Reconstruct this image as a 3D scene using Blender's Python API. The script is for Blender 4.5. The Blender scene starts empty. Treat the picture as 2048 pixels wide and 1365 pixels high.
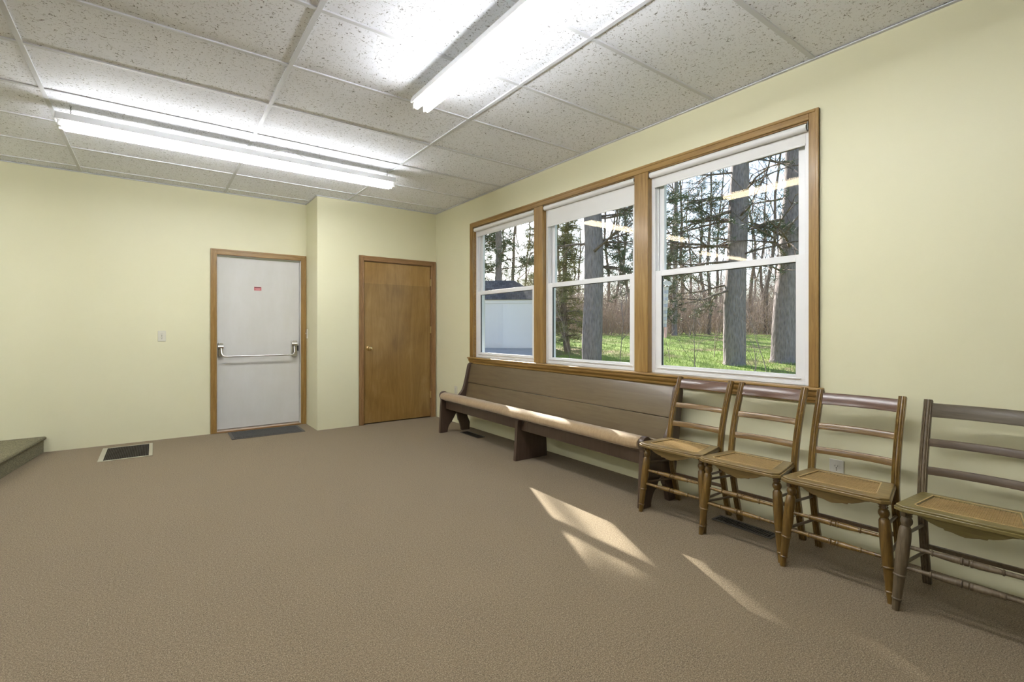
import bpy, bmesh, math, random
from math import sin, cos, pi, radians
from mathutils import Vector, noise

# ------------------------------------------------------------------ camera, world, sun, exposure
SC = bpy.context.scene
COL = SC.collection
PSI = 0.6307                      # camera turned to the right of +Y
EYE = 1.1642
cam_d = bpy.data.cameras.new('camera'); cam = bpy.data.objects.new('camera', cam_d); COL.objects.link(cam)
cam.location = (0, 0, EYE); cam.rotation_euler = (pi/2, 0, -PSI)
cam_d.sensor_width = 36; cam_d.lens = 963.19*36/2048
cam_d.shift_x = (1024-1013.24)/2048; cam_d.shift_y = (658.96-682.5)/2048
cam_d.clip_start = 0.05; cam_d.clip_end = 500
SC.camera = cam

SC.view_settings.view_transform = 'Standard'; SC.view_settings.look = 'None'
SC.view_settings.gamma = 1; SC.view_settings.use_curve_mapping = False
SC.view_settings.exposure = 1.1

SUN_AZ = Vector((0.425, 0.905)).normalized(); SUN_EL = radians(30.2)
world = bpy.data.worlds.new('sky'); SC.world = world; world.use_nodes = True
wn = world.node_tree; wn.nodes.clear()
wo = wn.nodes.new('ShaderNodeOutputWorld'); wb = wn.nodes.new('ShaderNodeBackground'); ws = wn.nodes.new('ShaderNodeTexSky')
ws.sky_type = 'NISHITA'; ws.sun_disc = False; ws.sun_elevation = SUN_EL
ws.sun_rotation = math.atan2(SUN_AZ.x, SUN_AZ.y); ws.air_density = 1.0; ws.dust_density = 1.0; ws.ozone_density = 2.0
wb.inputs['Strength'].default_value = 0.19
wn.links.new(ws.outputs[0], wb.inputs[0]); wn.links.new(wb.outputs[0], wo.inputs[0])
sun_d = bpy.data.lights.new('sun', 'SUN'); sun = bpy.data.objects.new('sun', sun_d); COL.objects.link(sun)
sun_d.energy = 12.0; sun_d.angle = radians(0.53); sun_d.color = (1.0, 0.965, 0.92)
sv = Vector((SUN_AZ.x*cos(SUN_EL), SUN_AZ.y*cos(SUN_EL), sin(SUN_EL)))
sun.rotation_euler = sv.to_track_quat('Z', 'Y').to_euler(); sun.location = (6, 14, 9)
TUBE_POWER = 20.0                 # emission of the fluorescent tubes

# ------------------------------------------------------------------ measured places
X = 3.032; Y = 6.2535; Y2 = 5.7486; XB = 1.5053; HC = 2.699
XL = -4.6; YF = -4.4; TH = 0.16
WY0, WY1, WZ0, WZ1 = 1.205, 4.812, 0.835, 2.362      # the big window opening
CP, SP = cos(PSI), sin(PSI)
def pix(u, v, d):                 # a point seen at (u, v) at depth d from the eye
    r = (u-1013.24)/963.19*d; z = EYE-(v-658.96)/963.19*d
    return Vector((r*CP+d*SP, -r*SP+d*CP, z))
def depth(x, y): return x*SP+y*CP
def ground(x, y):
    d = depth(x, y)
    pts = [(-99, .02), (9, .08), (13, .18), (25, .86), (40, 1.12), (70, 1.9), (150, 3.2)]
    for (a, za), (b, zb) in zip(pts, pts[1:]):
        if d <= b:
            t = (d-a)/(b-a); return za+(zb-za)*t + 0.03*noise.noise(Vector((x*.5, y*.5, 0)))*(d > 8)
    return 3.2

# ------------------------------------------------------------------ helpers
def tag(o, label=None, cat=None, group=None, kind=None):
    if label: o['label'] = label
    if cat: o['category'] = cat
    if group: o['group'] = group
    if kind: o['kind'] = kind
    return o
def empty(name, loc, rz=0, label=None, cat=None, group=None, kind=None):
    o = bpy.data.objects.new(name, None); COL.objects.link(o)
    o.location = loc; o.rotation_euler = (0, 0, rz); o.empty_display_size = .1
    return tag(o, label, cat, group, kind)
class MB:
    def __init__(s): s.v = []; s.f = []
    def add(s, vs, fs):
        n = len(s.v); s.v += [tuple(p) for p in vs]; s.f += [tuple(i+n for i in f) for f in fs]; return s
    def box(s, x0, x1, y0, y1, z0, z1):
        vs = [(x, y, z) for x in (x0, x1) for y in (y0, y1) for z in (z0, z1)]
        return s.add(vs, [(0,1,3,2),(4,6,7,5),(0,4,5,1),(2,3,7,6),(0,2,6,4),(1,5,7,3)])
    def bar(s, a, b, w, h, up=(0,0,1)):
        a, b = Vector(a), Vector(b); t = (b-a).normalized(); u = Vector(up)
        side = t.cross(u).normalized(); u = side.cross(t)
        vs = [p+side*w/2*i+u*h/2*j for p in (a, b) for i, j in ((-1,-1),(1,-1),(1,1),(-1,1))]
        return s.add(vs, [(0,1,2,3),(4,7,6,5),(0,4,5,1),(1,5,6,2),(2,6,7,3),(3,7,4,0)])
    def tube(s, pts, rad, n=8, cap=True):
        pts = [Vector(p) for p in pts]; k = len(pts)
        if not hasattr(rad, '__len__'): rad = [rad]*k
        base = len(s.v); ref = None; vs = []; fs = []
        for i, p in enumerate(pts):
            t = (pts[min(i+1, k-1)]-pts[max(i-1, 0)])
            t = t.normalized() if t.length > 1e-9 else Vector((0,0,1))
            if ref is None: ref = Vector((0,0,1)) if abs(t.z) < .9 else Vector((1,0,0))
            a = t.cross(ref).normalized(); b = t.cross(a).normalized(); 
            # keep the frame continuous
            if i and a.dot(pa) < 0: a = -a; b = -b
            pa = a
            for j in range(n):
                q = 2*pi*j/n; vs.append(p+(a*cos(q)+b*sin(q))*rad[i])
        for i in range(k-1):
            for j in range(n):
                fs.append((i*n+j, i*n+(j+1) % n, (i+1)*n+(j+1) % n, (i+1)*n+j))
        if cap: fs.append(tuple(range(n))[::-1]); fs.append(tuple((k-1)*n+j for j in range(n)))
        return s.add(vs, fs)
    def lathe(s, a, b, prof, n=20):
        a, b = Vector(a), Vector(b)
        return s.tube([a.lerp(b, t) for t, r in prof], [r for t, r in prof], n)
    def prism(s, poly, axis, c0, c1):   # poly in the two other axes, extruded along axis between c0 and c1
        n = len(poly); vs = []
        for c in (c0, c1):
            for p, q in poly:
                vs.append({'x': (c, p, q), 'y': (p, c, q), 'z': (p, q, c)}[axis])
        fs = [tuple(range(n))[::-1], tuple(range(n, 2*n))]
        fs += [(i, (i+1) % n, n+(i+1) % n, n+i) for i in range(n)]
        return s.add(vs, fs)
    def sweep(s, path, section, y0=0.0):   # path [(x,z)], section [(a,y)], a is across the path in the xz plane
        n = len(section); vs = []; fs = []; k = len(path)
        for i in range(k):
            p = Vector(path[i]); t = (Vector(path[min(i+1, k-1)])-Vector(path[max(i-1, 0)])).normalized()
            nx, nz = -t.y, t.x
            for a, y in section: vs.append((p.x+nx*a, y0+y, p.y+nz*a))
        for i in range(k-1):
            for j in range(n): fs.append((i*n+j, i*n+(j+1) % n, (i+1)*n+(j+1) % n, (i+1)*n+j))
        fs.append(tuple(range(n))); fs.append(tuple((k-1)*n+j for j in range(n))[::-1])
        return s.add(vs, fs)
    def build(s, name, mat, parent=None, bevel=0, smooth=True, ang=35, fix=True):
        me = bpy.data.meshes.new(name); me.from_pydata([tuple(p) for p in s.v], [], s.f)
        if fix:
            bm = bmesh.new(); bm.from_mesh(me); bmesh.ops.recalc_face_normals(bm, faces=bm.faces); bm.to_mesh(me); bm.free()
        if smooth:
            me.polygons.foreach_set('use_smooth', [True]*len(me.polygons))
            try: me.set_sharp_from_angle(angle=radians(ang))
            except Exception: pass
        me.materials.append(mat); me.update()
        o = bpy.data.objects.new(name, me); COL.objects.link(o)
        if parent: o.parent = parent
        if bevel:
            b = o.modifiers.new('bevel', 'BEVEL'); b.width = bevel; b.segments = 2; b.limit_method = 'ANGLE'; b.angle_limit = radians(40)
            b.harden_normals = False
        return o
def struct(o): o['kind'] = 'structure'; return o
def copy_tree(o, parent=None):
    c = o.copy(); COL.objects.link(c); c.parent = parent
    for ch in [q for q in bpy.data.objects if q.parent == o]: copy_tree(ch, c)
    return c

# ------------------------------------------------------------------ materials
class Mat:
    def __init__(s, name, rough=.6, spec=.5, color=(.5,.5,.5), metal=0.0):
        s.m = bpy.data.materials.new(name); s.m.use_nodes = True; s.t = s.m.node_tree; s.n = s.t.nodes; s.l = s.t.links
        s.b = s.n['Principled BSDF']; s.out = s.n['Material Output']
        s.b.inputs['Roughness'].default_value = rough; s.b.inputs['Specular IOR Level'].default_value = spec
        s.b.inputs['Base Color'].default_value = (*color, 1); s.b.inputs['Metallic'].default_value = metal
        s.tc = None
    def co(s, scale=(1,1,1), rot=(0,0,0), gen=False):
        if not s.tc: s.tc = s.n.new('ShaderNodeTexCoord')
        mp = s.n.new('ShaderNodeMapping'); s.l.new(s.tc.outputs['Object'], mp.inputs[0])
        mp.inputs['Scale'].default_value = scale; mp.inputs['Rotation'].default_value = rot; return mp.outputs[0]
    def noise(s, vec, scale, detail=2, rough=.5, dist=0):
        q = s.n.new('ShaderNodeTexNoise'); s.l.new(vec, q.inputs['Vector']); q.inputs['Scale'].default_value = scale
        q.inputs['Detail'].default_value = detail; q.inputs['Roughness'].default_value = rough; q.inputs['Distortion'].default_value = dist
        return q.outputs[0]
    def voro(s, vec, scale, feature='F1', out='Distance', rnd=1):
        q = s.n.new('ShaderNodeTexVoronoi'); q.feature = feature; s.l.new(vec, q.inputs['Vector']); q.inputs['Scale'].default_value = scale
        q.inputs['Randomness'].default_value = rnd; return q.outputs[out]
    def wave(s, vec, scale, dist=2, detail=2, dscale=1, dirn='X', typ='BANDS'):
        q = s.n.new('ShaderNodeTexWave'); q.wave_type = typ; s.l.new(vec, q.inputs['Vector']); q.inputs['Scale'].default_value = scale
        if typ == 'BANDS': q.bands_direction = dirn
        q.inputs['Distortion'].default_value = dist; q.inputs['Detail'].default_value = detail; q.inputs['Detail Scale'].default_value = dscale
        return q.outputs[1]
    def ramp(s, fac, stops):
        q = s.n.new('ShaderNodeValToRGB'); s.l.new(fac, q.inputs[0]); e = q.color_ramp.elements
        while len(e) < len(stops): e.new(.5)
        for i, (p, c) in enumerate(stops):
            e[i].position = p; e[i].color = (*c, 1) if len(c) == 3 else c
        return q.outputs[0]
    def math(s, op, a, b=None, clamp=False):
        q = s.n.new('ShaderNodeMath'); q.operation = op; q.use_clamp = clamp
        for i, w in enumerate((a, b)):
            if w is None: continue
            if isinstance(w, (int, float)): q.inputs[i].default_value = w
            else: s.l.new(w, q.inputs[i])
        return q.outputs[0]
    def mix(s, fac, a, b, mode='MIX'):
        q = s.n.new('ShaderNodeMix'); q.data_type = 'RGBA'; q.blend_type = mode
        for i, w in ((0, fac), (6, a), (7, b)):
            if isinstance(w, (int, float)): q.inputs[i].default_value = w
            elif isinstance(w, tuple): q.inputs[i].default_value = (*w, 1)
            else: s.l.new(w, q.inputs[i])
        return q.outputs[2]
    def color(s, c): s.l.new(c, s.b.inputs['Base Color']); return s
    def rough(s, c): s.l.new(c, s.b.inputs['Roughness']); return s
    def bump(s, h, strength=.3, dist=.002):
        q = s.n.new('ShaderNodeBump'); q.inputs['Strength'].default_value = strength; q.inputs['Distance'].default_value = dist
        s.l.new(h, q.inputs['Height']); s.l.new(q.outputs[0], s.b.inputs['Normal']); return s

def wood(name, dark, mid, light, rough=.35, scale=(3, 3, 3), axis='z', coat=.0, grain=1.0, spec=.5):
    m = Mat(name, rough, spec)
    st = {'x': (.06, 1, 1), 'y': (1, .06, 1), 'z': (1, 1, .06)}[axis]
    v = m.co(tuple(a*b for a, b in zip(st, scale)))
    n1 = m.noise(v, 14*grain, 5, .6, 1.2); n2 = m.noise(v, 90*grain, 3, .6)
    big = m.noise(m.co(tuple(a*b*.35 for a, b in zip(st, scale))), 7, 2, .5)
    mixn = m.math('ADD', m.math('MULTIPLY', n1, .65), m.math('ADD', m.math('MULTIPLY', n2, .2), m.math('MULTIPLY', big, .25)))
    m.color(m.ramp(mixn, [(.36, dark), (.54, mid), (.72, light)]))
    m.bump(n2, .12, .001)
    if coat:
        m.b.inputs['Coat Weight'].default_value = coat; m.b.inputs['Coat Roughness'].default_value = .18
    return m.m
def plain(name, c, rough=.5, metal=0, spec=.5, var=.06, scale=8, bump=0):
    m = Mat(name, rough, spec, c, metal)
    n = m.noise(m.co(), scale, 3)
    m.color(m.mix(n, tuple(max(0, k*(1-var)) for k in c), tuple(min(1, k*(1+var)) for k in c)))
    if bump: m.bump(m.noise(m.co(), 300, 2), bump, .001)
    return m.m

def mat_wall():
    m = Mat('yellow_wall_paint', .42, .35)
    n = m.noise(m.co(), 1.3, 3, .5); n2 = m.noise(m.co(), 220, 2, .6)
    m.color(m.ramp(n, [(.3, (.725, .70, .485)), (.7, (.75, .725, .51))]))
    m.bump(n2, .10, .0012); return m.m
def mat_carpet(name, a, b, c, sc=1.0):
    m = Mat(name, .95, .15)
    v = m.co()
    n1 = m.noise(v, 230*sc, 3, .8); n2 = m.noise(v, 90*sc, 2, .6); n3 = m.noise(m.co((1, .5, 1), (0, 0, .1)), 5, 4, .6)
    h = m.math('ADD', m.math('MULTIPLY', n1, .85), m.math('MULTIPLY', n2, .15))
    base = m.ramp(h, [(.36, a), (.50, b), (.64, c)])
    col = m.mix(m.math('MULTIPLY', m.math('SUBTRACT', n3, .35, True), .6), base, tuple(k*1.18 for k in b))
    m.color(col); m.bump(h, .9, .006)
    m.b.inputs['Sheen Weight'].default_value = .12
    return m.m
def mat_ceiling():
    m = Mat('fissured_ceiling_tile', .9, .2)
    v = m.co()
    n = m.noise(v, 30, 1.5, .5, .6); mask = m.noise(v, 62, 0, .5)
    fis = m.math('MULTIPLY', m.math('LESS_THAN', m.math('ABSOLUTE', m.math('SUBTRACT', n, .5)), .014), m.math('GREATER_THAN', mask, .60))
    n_b = m.noise(m.co((1, 1, 1), (0, 0, 1.1)), 37, 1.5, .5, .4); mask2 = m.noise(m.co((1.1, 1.3, 1)), 70, 0, .5)
    fis2 = m.math('MULTIPLY', m.math('LESS_THAN', m.math('ABSOLUTE', m.math('SUBTRACT', n_b, .52)), .012), m.math('GREATER_THAN', mask2, .62))
    pin = m.math('LESS_THAN', m.voro(v, 125), .15)
    allf = m.math('MAXIMUM', m.math('MAXIMUM', fis, fis2), m.math('MULTIPLY', pin, .55))
    m.color(m.mix(allf, (.90, .925, 1.0), (.27, .275, .29)))
    m.bump(m.math('SUBTRACT', 1, allf), .5, .003); return m.m
def mat_glass():
    m = bpy.data.materials.new('window_glass'); m.use_nodes = True; t = m.node_tree; n = t.nodes; n.clear()
    o = n.new('ShaderNodeOutputMaterial'); mx = n.new('ShaderNodeMixShader'); tr = n.new('ShaderNodeBsdfTransparent'); gl = n.new('ShaderNodeBsdfGlossy')
    fr = n.new('ShaderNodeFresnel'); ge = n.new('ShaderNodeNewGeometry'); mr = n.new('ShaderNodeMapRange')
    mr.inputs['To Min'].default_value = 1.52; mr.inputs['To Max'].default_value = 1/1.52     # same reflectance from either side of the pane
    t.links.new(ge.outputs['Backfacing'], mr.inputs['Value']); t.links.new(mr.outputs[0], fr.inputs[0])
    tr.inputs[0].default_value = (.97, .98, .97, 1); gl.inputs['Color'].default_value = (.31, .24, .155, 1); gl.inputs['Roughness'].default_value = 0.0
    t.links.new(fr.outputs[0], mx.inputs[0]); t.links.new(tr.outputs[0], mx.inputs[1]); t.links.new(gl.outputs[0], mx.inputs[2]); t.links.new(mx.outputs[0], o.inputs[0])
    return m
def mat_emit(name, c, s):
    m = Mat(name, .4, .3, (.9, .9, .9)); m.b.inputs['Emission Color'].default_value = (*c, 1); m.b.inputs['Emission Strength'].default_value = s
    return m.m
def mat_bark(name, a, b, sc=1.0):
    m = Mat(name, .95, .15)
    v = m.co((1, 1, .22)); n1 = m.noise(v, 22*sc, 5, .65, .8); vo = m.voro(v, 16*sc, 'F1'); big = m.noise(m.co(), 1.2, 3)
    h = m.math('ADD', m.math('MULTIPLY', n1, .6), m.math('MULTIPLY', vo, .55))
    m.color(m.mix(m.math('MULTIPLY', big, .35), m.ramp(h, [(.25, tuple(k*.5 for k in a)), (.45, a), (.85, b)]), b))
    m.bump(h, 1, .04); return m.m
def mat_grass():
    m = Mat('lawn_grass', .95, .1)
    n1 = m.noise(m.co(), .45, 4, .6); n2 = m.noise(m.co((1, 1, 1)), 26, 4, .7)
    c1 = m.ramp(n2, [(.3, (.075, .11, .025)), (.55, (.21, .29, .06)), (.75, (.38, .45, .13))])
    c2 = m.ramp(n2, [(.3, (.12, .085, .045)), (.6, (.25, .19, .11)), (.8, (.36, .29, .19))])
    m.color(m.mix(m.ramp(n1, [(.46, (0,0,0)), (.62, (1,1,1))]), c1, c2)); m.bump(n2, 1, .05); return m.m

M = {}
M['wall'] = mat_wall()
M['carpet'] = mat_carpet('brown_carpet', (.068, .05, .027), (.235, .174, .10), (.48, .39, .265))
M['step_carpet'] = mat_carpet('olive_step_carpet', (.045, .042, .022), (.17, .15, .075), (.36, .32, .18), .7)
M['tile'] = mat_ceiling()
M['tee'] = plain('white_ceiling_tee', (.66, .68, .725), .5, var=.03)
M['oak'] = wood('honey_oak_trim', (.17, .088, .018), (.29, .165, .042), (.40, .25, .08), .38, axis='z', coat=.2)
M['oak_h'] = wood('honey_oak_trim_horizontal', (.17, .088, .018), (.29, .165, .042), (.40, .25, .08), .38, axis='y', coat=.2)
M['oak_x'] = wood('honey_oak_trim_lintel', (.17, .088, .018), (.29, .165, .042), (.40, .25, .08), .38, axis='x', coat=.2)
M['casing_d'] = wood('walnut_door_casing', (.15, .075, .025), (.26, .14, .052), (.36, .21, .085), .42, axis='z', coat=.15)
M['casing_dx'] = wood('walnut_door_casing_head', (.15, .075, .025), (.26, .14, .052), (.36, .21, .085), .42, axis='x', coat=.15)
M['vinyl'] = plain('white_vinyl', (.82, .83, .84), .32, var=.01)
M['shade'] = plain('white_shade_fabric', (.78, .78, .77), .8, var=.02, bump=.1)
M['black'] = plain('black_plastic', (.02, .02, .02), .45)
M['dark'] = plain('dark_void', (.012, .011, .01), .9)
M['glass'] = mat_glass()
M['steel_w'] = plain('white_enamel', (.74, .74, .73), .35, var=.02)
M['tube'] = mat_emit('fluorescent_tube_glow', (.975, .985, 1.0), TUBE_POWER)
M['chain'] = plain('grey_chain_steel', (.18, .18, .18), .4, metal=.8)
M['chrome'] = plain('brushed_steel', (.62, .61, .59), .25, metal=1, var=.05)
M['chrome_d'] = plain('dark_steel', (.16, .16, .15), .35, metal=.9)
M['brass'] = plain('polished_brass', (.78, .58, .28), .16, metal=1, var=.04)
M['hinge'] = plain('aged_brass_hinge', (.5, .38, .18), .35, metal=1)
M['ivory'] = plain('ivory_plastic', (.66, .64, .53), .35, var=.02)
M['white_pl'] = plain('white_plastic', (.74, .73, .66), .35, var=.02)
M['grille'] = plain('beige_register_metal', (.42, .39, .29), .45, var=.04)
M['grille_d'] = plain('dark_bronze_metal', (.06, .05, .04), .4, var=.1, metal=.4)
M['mat'] = mat_carpet('charcoal_mat', (.012, .012, .012), (.045, .043, .04), (.15, .145, .13), .8)
M['rubber'] = plain('grey_rubber_edge', (.09, .08, .07), .7)
M['pew'] = wood('brown_painted_pew', (.10, .068, .033), (.128, .09, .045), (.155, .112, .06), .36, axis='y', coat=.25, scale=(2, 2, 2))
M['pew_d'] = wood('dark_brown_pew_wood', (.06, .036, .024), (.08, .05, .034), (.10, .064, .044), .38, axis='z', coat=.2)

def mat_pewcloth():
    m = Mat('tan_upholstery', .85, .2)
    n = m.noise(m.co((1.5, 3, .5)), 30, 4, .7); w = m.noise(m.co(), 420, 1, .5)
    m.color(m.mix(m.math('MULTIPLY', w, .35), m.ramp(n, [(.35, (.31, .21, .105)), (.65, (.41, .30, .17))]), (.22, .14, .07)))
    m.bump(w, .4, .001); m.b.inputs['Sheen Weight'].default_value = .4; return m.m
M['cloth'] = mat_pewcloth()
def chair_woods(n, f, g=1.0):
    c = lambda *k: tuple(min(1, x*f*(y if isinstance(y, float) else 1)) for x, y in zip(k, (1.0, g, g)))
    return dict(leg=wood(n+'_leg', c(.050,.024,.005), c(.135,.074,.014), c(.245,.148,.033), .3, axis='z', coat=.4),
                rail=wood(n+'_rail', c(.08,.04,.012), c(.17,.095,.026), c(.28,.17,.055), .3, axis='y', coat=.4),
                top=wood(n+'_crest', c(.085,.04,.024), c(.12,.062,.038), c(.16,.09,.06), .25, axis='y', coat=.5),
                seat=wood(n+'_seat', c(.10,.06,.016), c(.19,.125,.038), c(.29,.20,.07), .35, axis='y', coat=.3),
                dark=wood(n+'_rod', c(.05,.03,.018), c(.10,.06,.03), c(.15,.09,.05), .35, axis='x', coat=.2))
W1 = chair_woods('honey_chair', 1.0)
W2 = chair_woods('worn_chair', .92, 1.18)
W2['leg'] = wood('worn_chair_leg', (.055,.038,.02), (.115,.083,.046), (.20,.152,.092), .5, axis='z', coat=.1)
W2['top'] = wood('worn_chair_crest', (.06,.044,.022), (.092,.069,.038), (.13,.10,.06), .5, axis='y', coat=.1)
W2['rail'] = wood('worn_chair_rail', (.055,.036,.02), (.095,.063,.036), (.15,.105,.062), .5, axis='y', coat=.1)
M['cane'] = plain('woven_cane', (.50, .355, .16), .45, var=.25, scale=60)

def mat_door():
    m = Mat('off_white_door_paint', .4, .4)
    n = m.noise(m.co((1, 1, .4)), 3, 4, .65); m.color(m.ramp(n, [(.3, (.59, .58, .54)), (.7, (.65, .645, .625))])); return m.m
M['door_w'] = mat_door()
def mat_ply(name, k=1.0):
    m = Mat(name, .33, .5)
    v = m.co((1, 1, .12)); n1 = m.noise(v, 9, 5, .62, 1.5); n2 = m.noise(v, 70, 3, .6); big = m.noise(m.co((1, 1, .7)), 2.2, 3, .6, .6)
    fac = m.math('ADD', m.math('MULTIPLY', n1, .45), m.math('ADD', m.math('MULTIPLY', n2, .13), m.math('MULTIPLY', big, .42)))
    m.color(m.ramp(fac, [(.32, (.17*k, .09*k, .022*k)), (.5, (.27*k, .155*k, .042*k)), (.70, (.38*k, .24*k, .085*k))])); m.bump(n2, .1, .001)
    m.b.inputs['Coat Weight'].default_value = .35; m.b.inputs['Coat Roughness'].default_value = .22
    return m.m
M['ply'] = mat_ply('stained_plywood'); M['ply2'] = mat_ply('stained_plywood_lighter', 1.22)
M['red'] = plain('red_sticker', (.55, .13, .15), .5); M['ink'] = plain('dark_ink', (.10, .03, .03), .6); M['pink'] = plain('pink_print', (.62, .33, .33), .5)
M['bark'] = mat_bark('grey_pine_bark', (.225, .185, .175), (.355, .30, .29), 1.7)
M['bark2'] = mat_bark('brown_bark', (.13, .095, .075), (.28, .22, .185), 1.6)
M['twig'] = plain('bare_twig_bark', (.25, .19, .165), .9, var=.4, scale=3)
M['needle'] = plain('pine_needles', (.10, .125, .06), .7, var=.5, scale=5)
M['cedar'] = plain('olive_cedar_foliage', (.21, .20, .085), .75, var=.5, scale=4)
M['grass'] = mat_grass()
M['blade'] = plain('grass_blades', (.27, .36, .085), .8, var=.45, scale=2)
M['brush'] = plain('bare_brush', (.33, .245, .19), .9, var=.45, scale=2)
M['siding'] = plain('white_shed_siding', (.84, .81, .82), .5, var=.03)
def mat_shingle():
    m = Mat('grey_asphalt_shingle', .9, .2)
    q = m.n.new('ShaderNodeTexBrick'); m.l.new(m.co((1,1,1)), q.inputs['Vector']); q.inputs['Scale'].default_value = 6
    q.inputs['Color1'].default_value = (.09,.085,.085,1); q.inputs['Color2'].default_value = (.16,.15,.15,1); q.inputs['Mortar'].default_value = (.04,.04,.04,1)
    q.inputs['Brick Width'].default_value = 1.0; q.inputs['Row Height'].default_value = .8; q.inputs['Mortar Size'].default_value = .03
    m.color(q.outputs[0]); return m.m
M['shingle'] = mat_shingle()
M['concrete'] = plain('grey_concrete', (.42, .41, .40), .85, var=.25, scale=3, bump=.4)
M['stripe'] = plain('pale_blue_nylon', (.55, .60, .78), .6, var=.1)
M['whiteout'] = plain('white_nylon', (.78, .79, .85), .6, var=.05)
M['pinkout'] = plain('pale_pink_nylon', (.75, .5, .52), .6)

# ------------------------------------------------------------------ room shell
struct(MB().box(XL-TH, X+TH, YF-TH, Y+TH, -.12, 0).build('floor', M['carpet'], smooth=False))
ceil = struct(MB().box(XL-TH, X+TH, YF-TH, Y+TH, HC+.006, HC+.15).build('ceiling', M['tile'], smooth=False))
g = MB(); GX, GY = .636, 3.0082; TW = .012
xs = [GX+1.2192*k for k in range(-5, 2)]
for x in xs:
    if XL < x < X: g.box(x-TW, x+TW, YF, Y, HC-.002, HC+.02)
k = -12
while GY+.6096*k < Y:
    y = GY+.6096*k
    if y > YF:
        lo = XL
        for x in xs+[X]:
            if x > XL: g.box(lo+TW, min(x, X)-TW, y-TW, y+TW, HC-.0012, HC+.02); lo = x
    k += 1
tg = g.build('ceiling_grid', M['tee'], ceil, smooth=False)
a = MB().box(X-.02, X, YF, Y2, HC-.004, HC+.002).box(XL, XB, Y-.02, Y, HC-.004, HC+.002).box(XB, X, Y2-.02, Y2, HC-.004, HC+.002).box(XB-.02, XB, Y2-.02, Y, HC-.004, HC+.002)
a.build('wall_angle', M['tee'], ceil, smooth=False)

D1 = dict(x0=.496, x1=1.5035, h=2.0625, ix0=.555, ix1=1.4455, ih=2.003)
D2 = dict(x0=1.9865, x1=3.0174, h=2.0589, ix0=2.044, ix1=2.957, ih=2.001)
struct(MB().box(XL-TH, D1['ix0'], Y, Y+TH, 0, HC+.02).box(D1['ix1'], X+TH, Y, Y+TH, 0, HC+.02).box(D1['ix0'], D1['ix1'], Y, Y+TH, D1['ih'], HC+.02).build('wall_back', M['wall'], smooth=False))
struct(MB().box(XB, D2['ix0'], Y2, Y2+.12, 0, HC+.02).box(D2['ix1'], X, Y2, Y2+.12, 0, HC+.02).box(D2['ix0'], D2['ix1'], Y2, Y2+.12, D2['ih'], HC+.02).build('wall_closet', M['wall'], smooth=False))
struct(MB().box(XB, XB+.1, Y2+.12, Y, 0, HC+.02).build('wall_return', M['wall'], smooth=False))
struct(MB().box(XL-TH, XL, YF, Y, 0, HC+.02).build('wall_left', M['wall'], smooth=False))
struct(MB().box(XL-TH, X+TH, YF-TH, YF, 0, HC+.02).build('wall_front', M['wall'], smooth=False))
struct(MB().box(X, X+TH, YF, WY0, 0, HC+.02).box(X, X+TH, WY1, Y, 0, HC+.02).box(X, X+TH, WY0, WY1, 0, WZ0-.005).box(X, X+TH, WY0, WY1, WZ1, HC+.02).build('wall_right', M['wall'], smooth=False))
struct(MB().box(XL-TH-.5, X+TH+.45, YF-TH-.5, Y+TH+.5, HC+.16, HC+.3).build('trim_roof', M['shingle'], smooth=False))

# carpeted platform at the left
def platform():
    pl = empty('carpeted_step', (-1.8, 5.2, 0), 0, 'low olive-carpeted step platform in the far left corner of the floor', 'step')
    k = .133
    edge = lambda y: -.826+(y-6.2535)*k
    o = Vector((-1.8, 5.2))
    def poly(off, y0, y1): return [(edge(y0)+off-o.x, y0-o.y), (edge(y1)+off-o.x, y1-o.y), (XL+.01-o.x, y1-o.y), (XL+.01-o.x, y0-o.y)]
    MB().prism(poly(-.022, 3.4, Y-.001), 'z', 0.0, .125).build('riser', M['step_carpet'], pl, bevel=.004)
    MB().prism(poly(0, 3.38, Y-.001), 'z', .122, .152).build('tread', M['step_carpet'], pl, bevel=.013)
platform()

# ------------------------------------------------------------------ window wall
def box_o(name, mat, parent, *b, bevel=.002): return MB().box(*b).build(name, mat, parent, bevel=bevel, smooth=True)
# casing and mullions
def frame_piece(mb, y0, y1, z0, z1):
    mb.box(X-.014, X, y0, y1, z0, z1)
t = MB().box(X-.016, X, WY0-.053, WY0, WZ0, WZ1+.053).box(X-.021, X, WY0-.053, WY0-.035, WZ0, WZ1+.053).build('trim_1', M['oak'], bevel=.003); struct(t)
t = MB().box(X-.016, X, WY1, WY1+.055, WZ0, WZ1+.053).box(X-.021, X, WY1+.037, WY1+.055, WZ0, WZ1+.053).build('trim_2', M['oak'], bevel=.003); struct(t)
t = MB().box(X-.0158, X, WY0-.0005, WY1+.0005, WZ1, WZ1+.053).box(X-.0208, X, WY0-.035, WY1+.037, WZ1+.036, WZ1+.0535).build('trim_3', M['oak_h'], bevel=.003); struct(t)
MULL = [(2.318, 2.446), (3.548, 3.678)]
for i, (a0, a1) in enumerate(MULL):
    t = MB().box(X-.014, X+.135, a0, a1, WZ0, WZ1).build('trim_%d' % (4+i), M['oak'], bevel=.003); struct(t)
stool = MB().box(X-.048, X+.03, WY0-.075, WY1+.078, WZ0-.018, WZ0).build('trim_6', M['oak_h'], bevel=.006); struct(stool)
ap = [(X, .745), (X-.012, .745), (X-.015, .758), (X-.02, .762), (X-.022, .778), (X-.034, .792), (X-.038, .806), (X-.038, .817), (X, .817)]
apr = MB().prism(ap, 'y', WY0-.058, WY1+.062).build('trim_7', M['oak_h'], bevel=0, ang=25); struct(apr)
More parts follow.
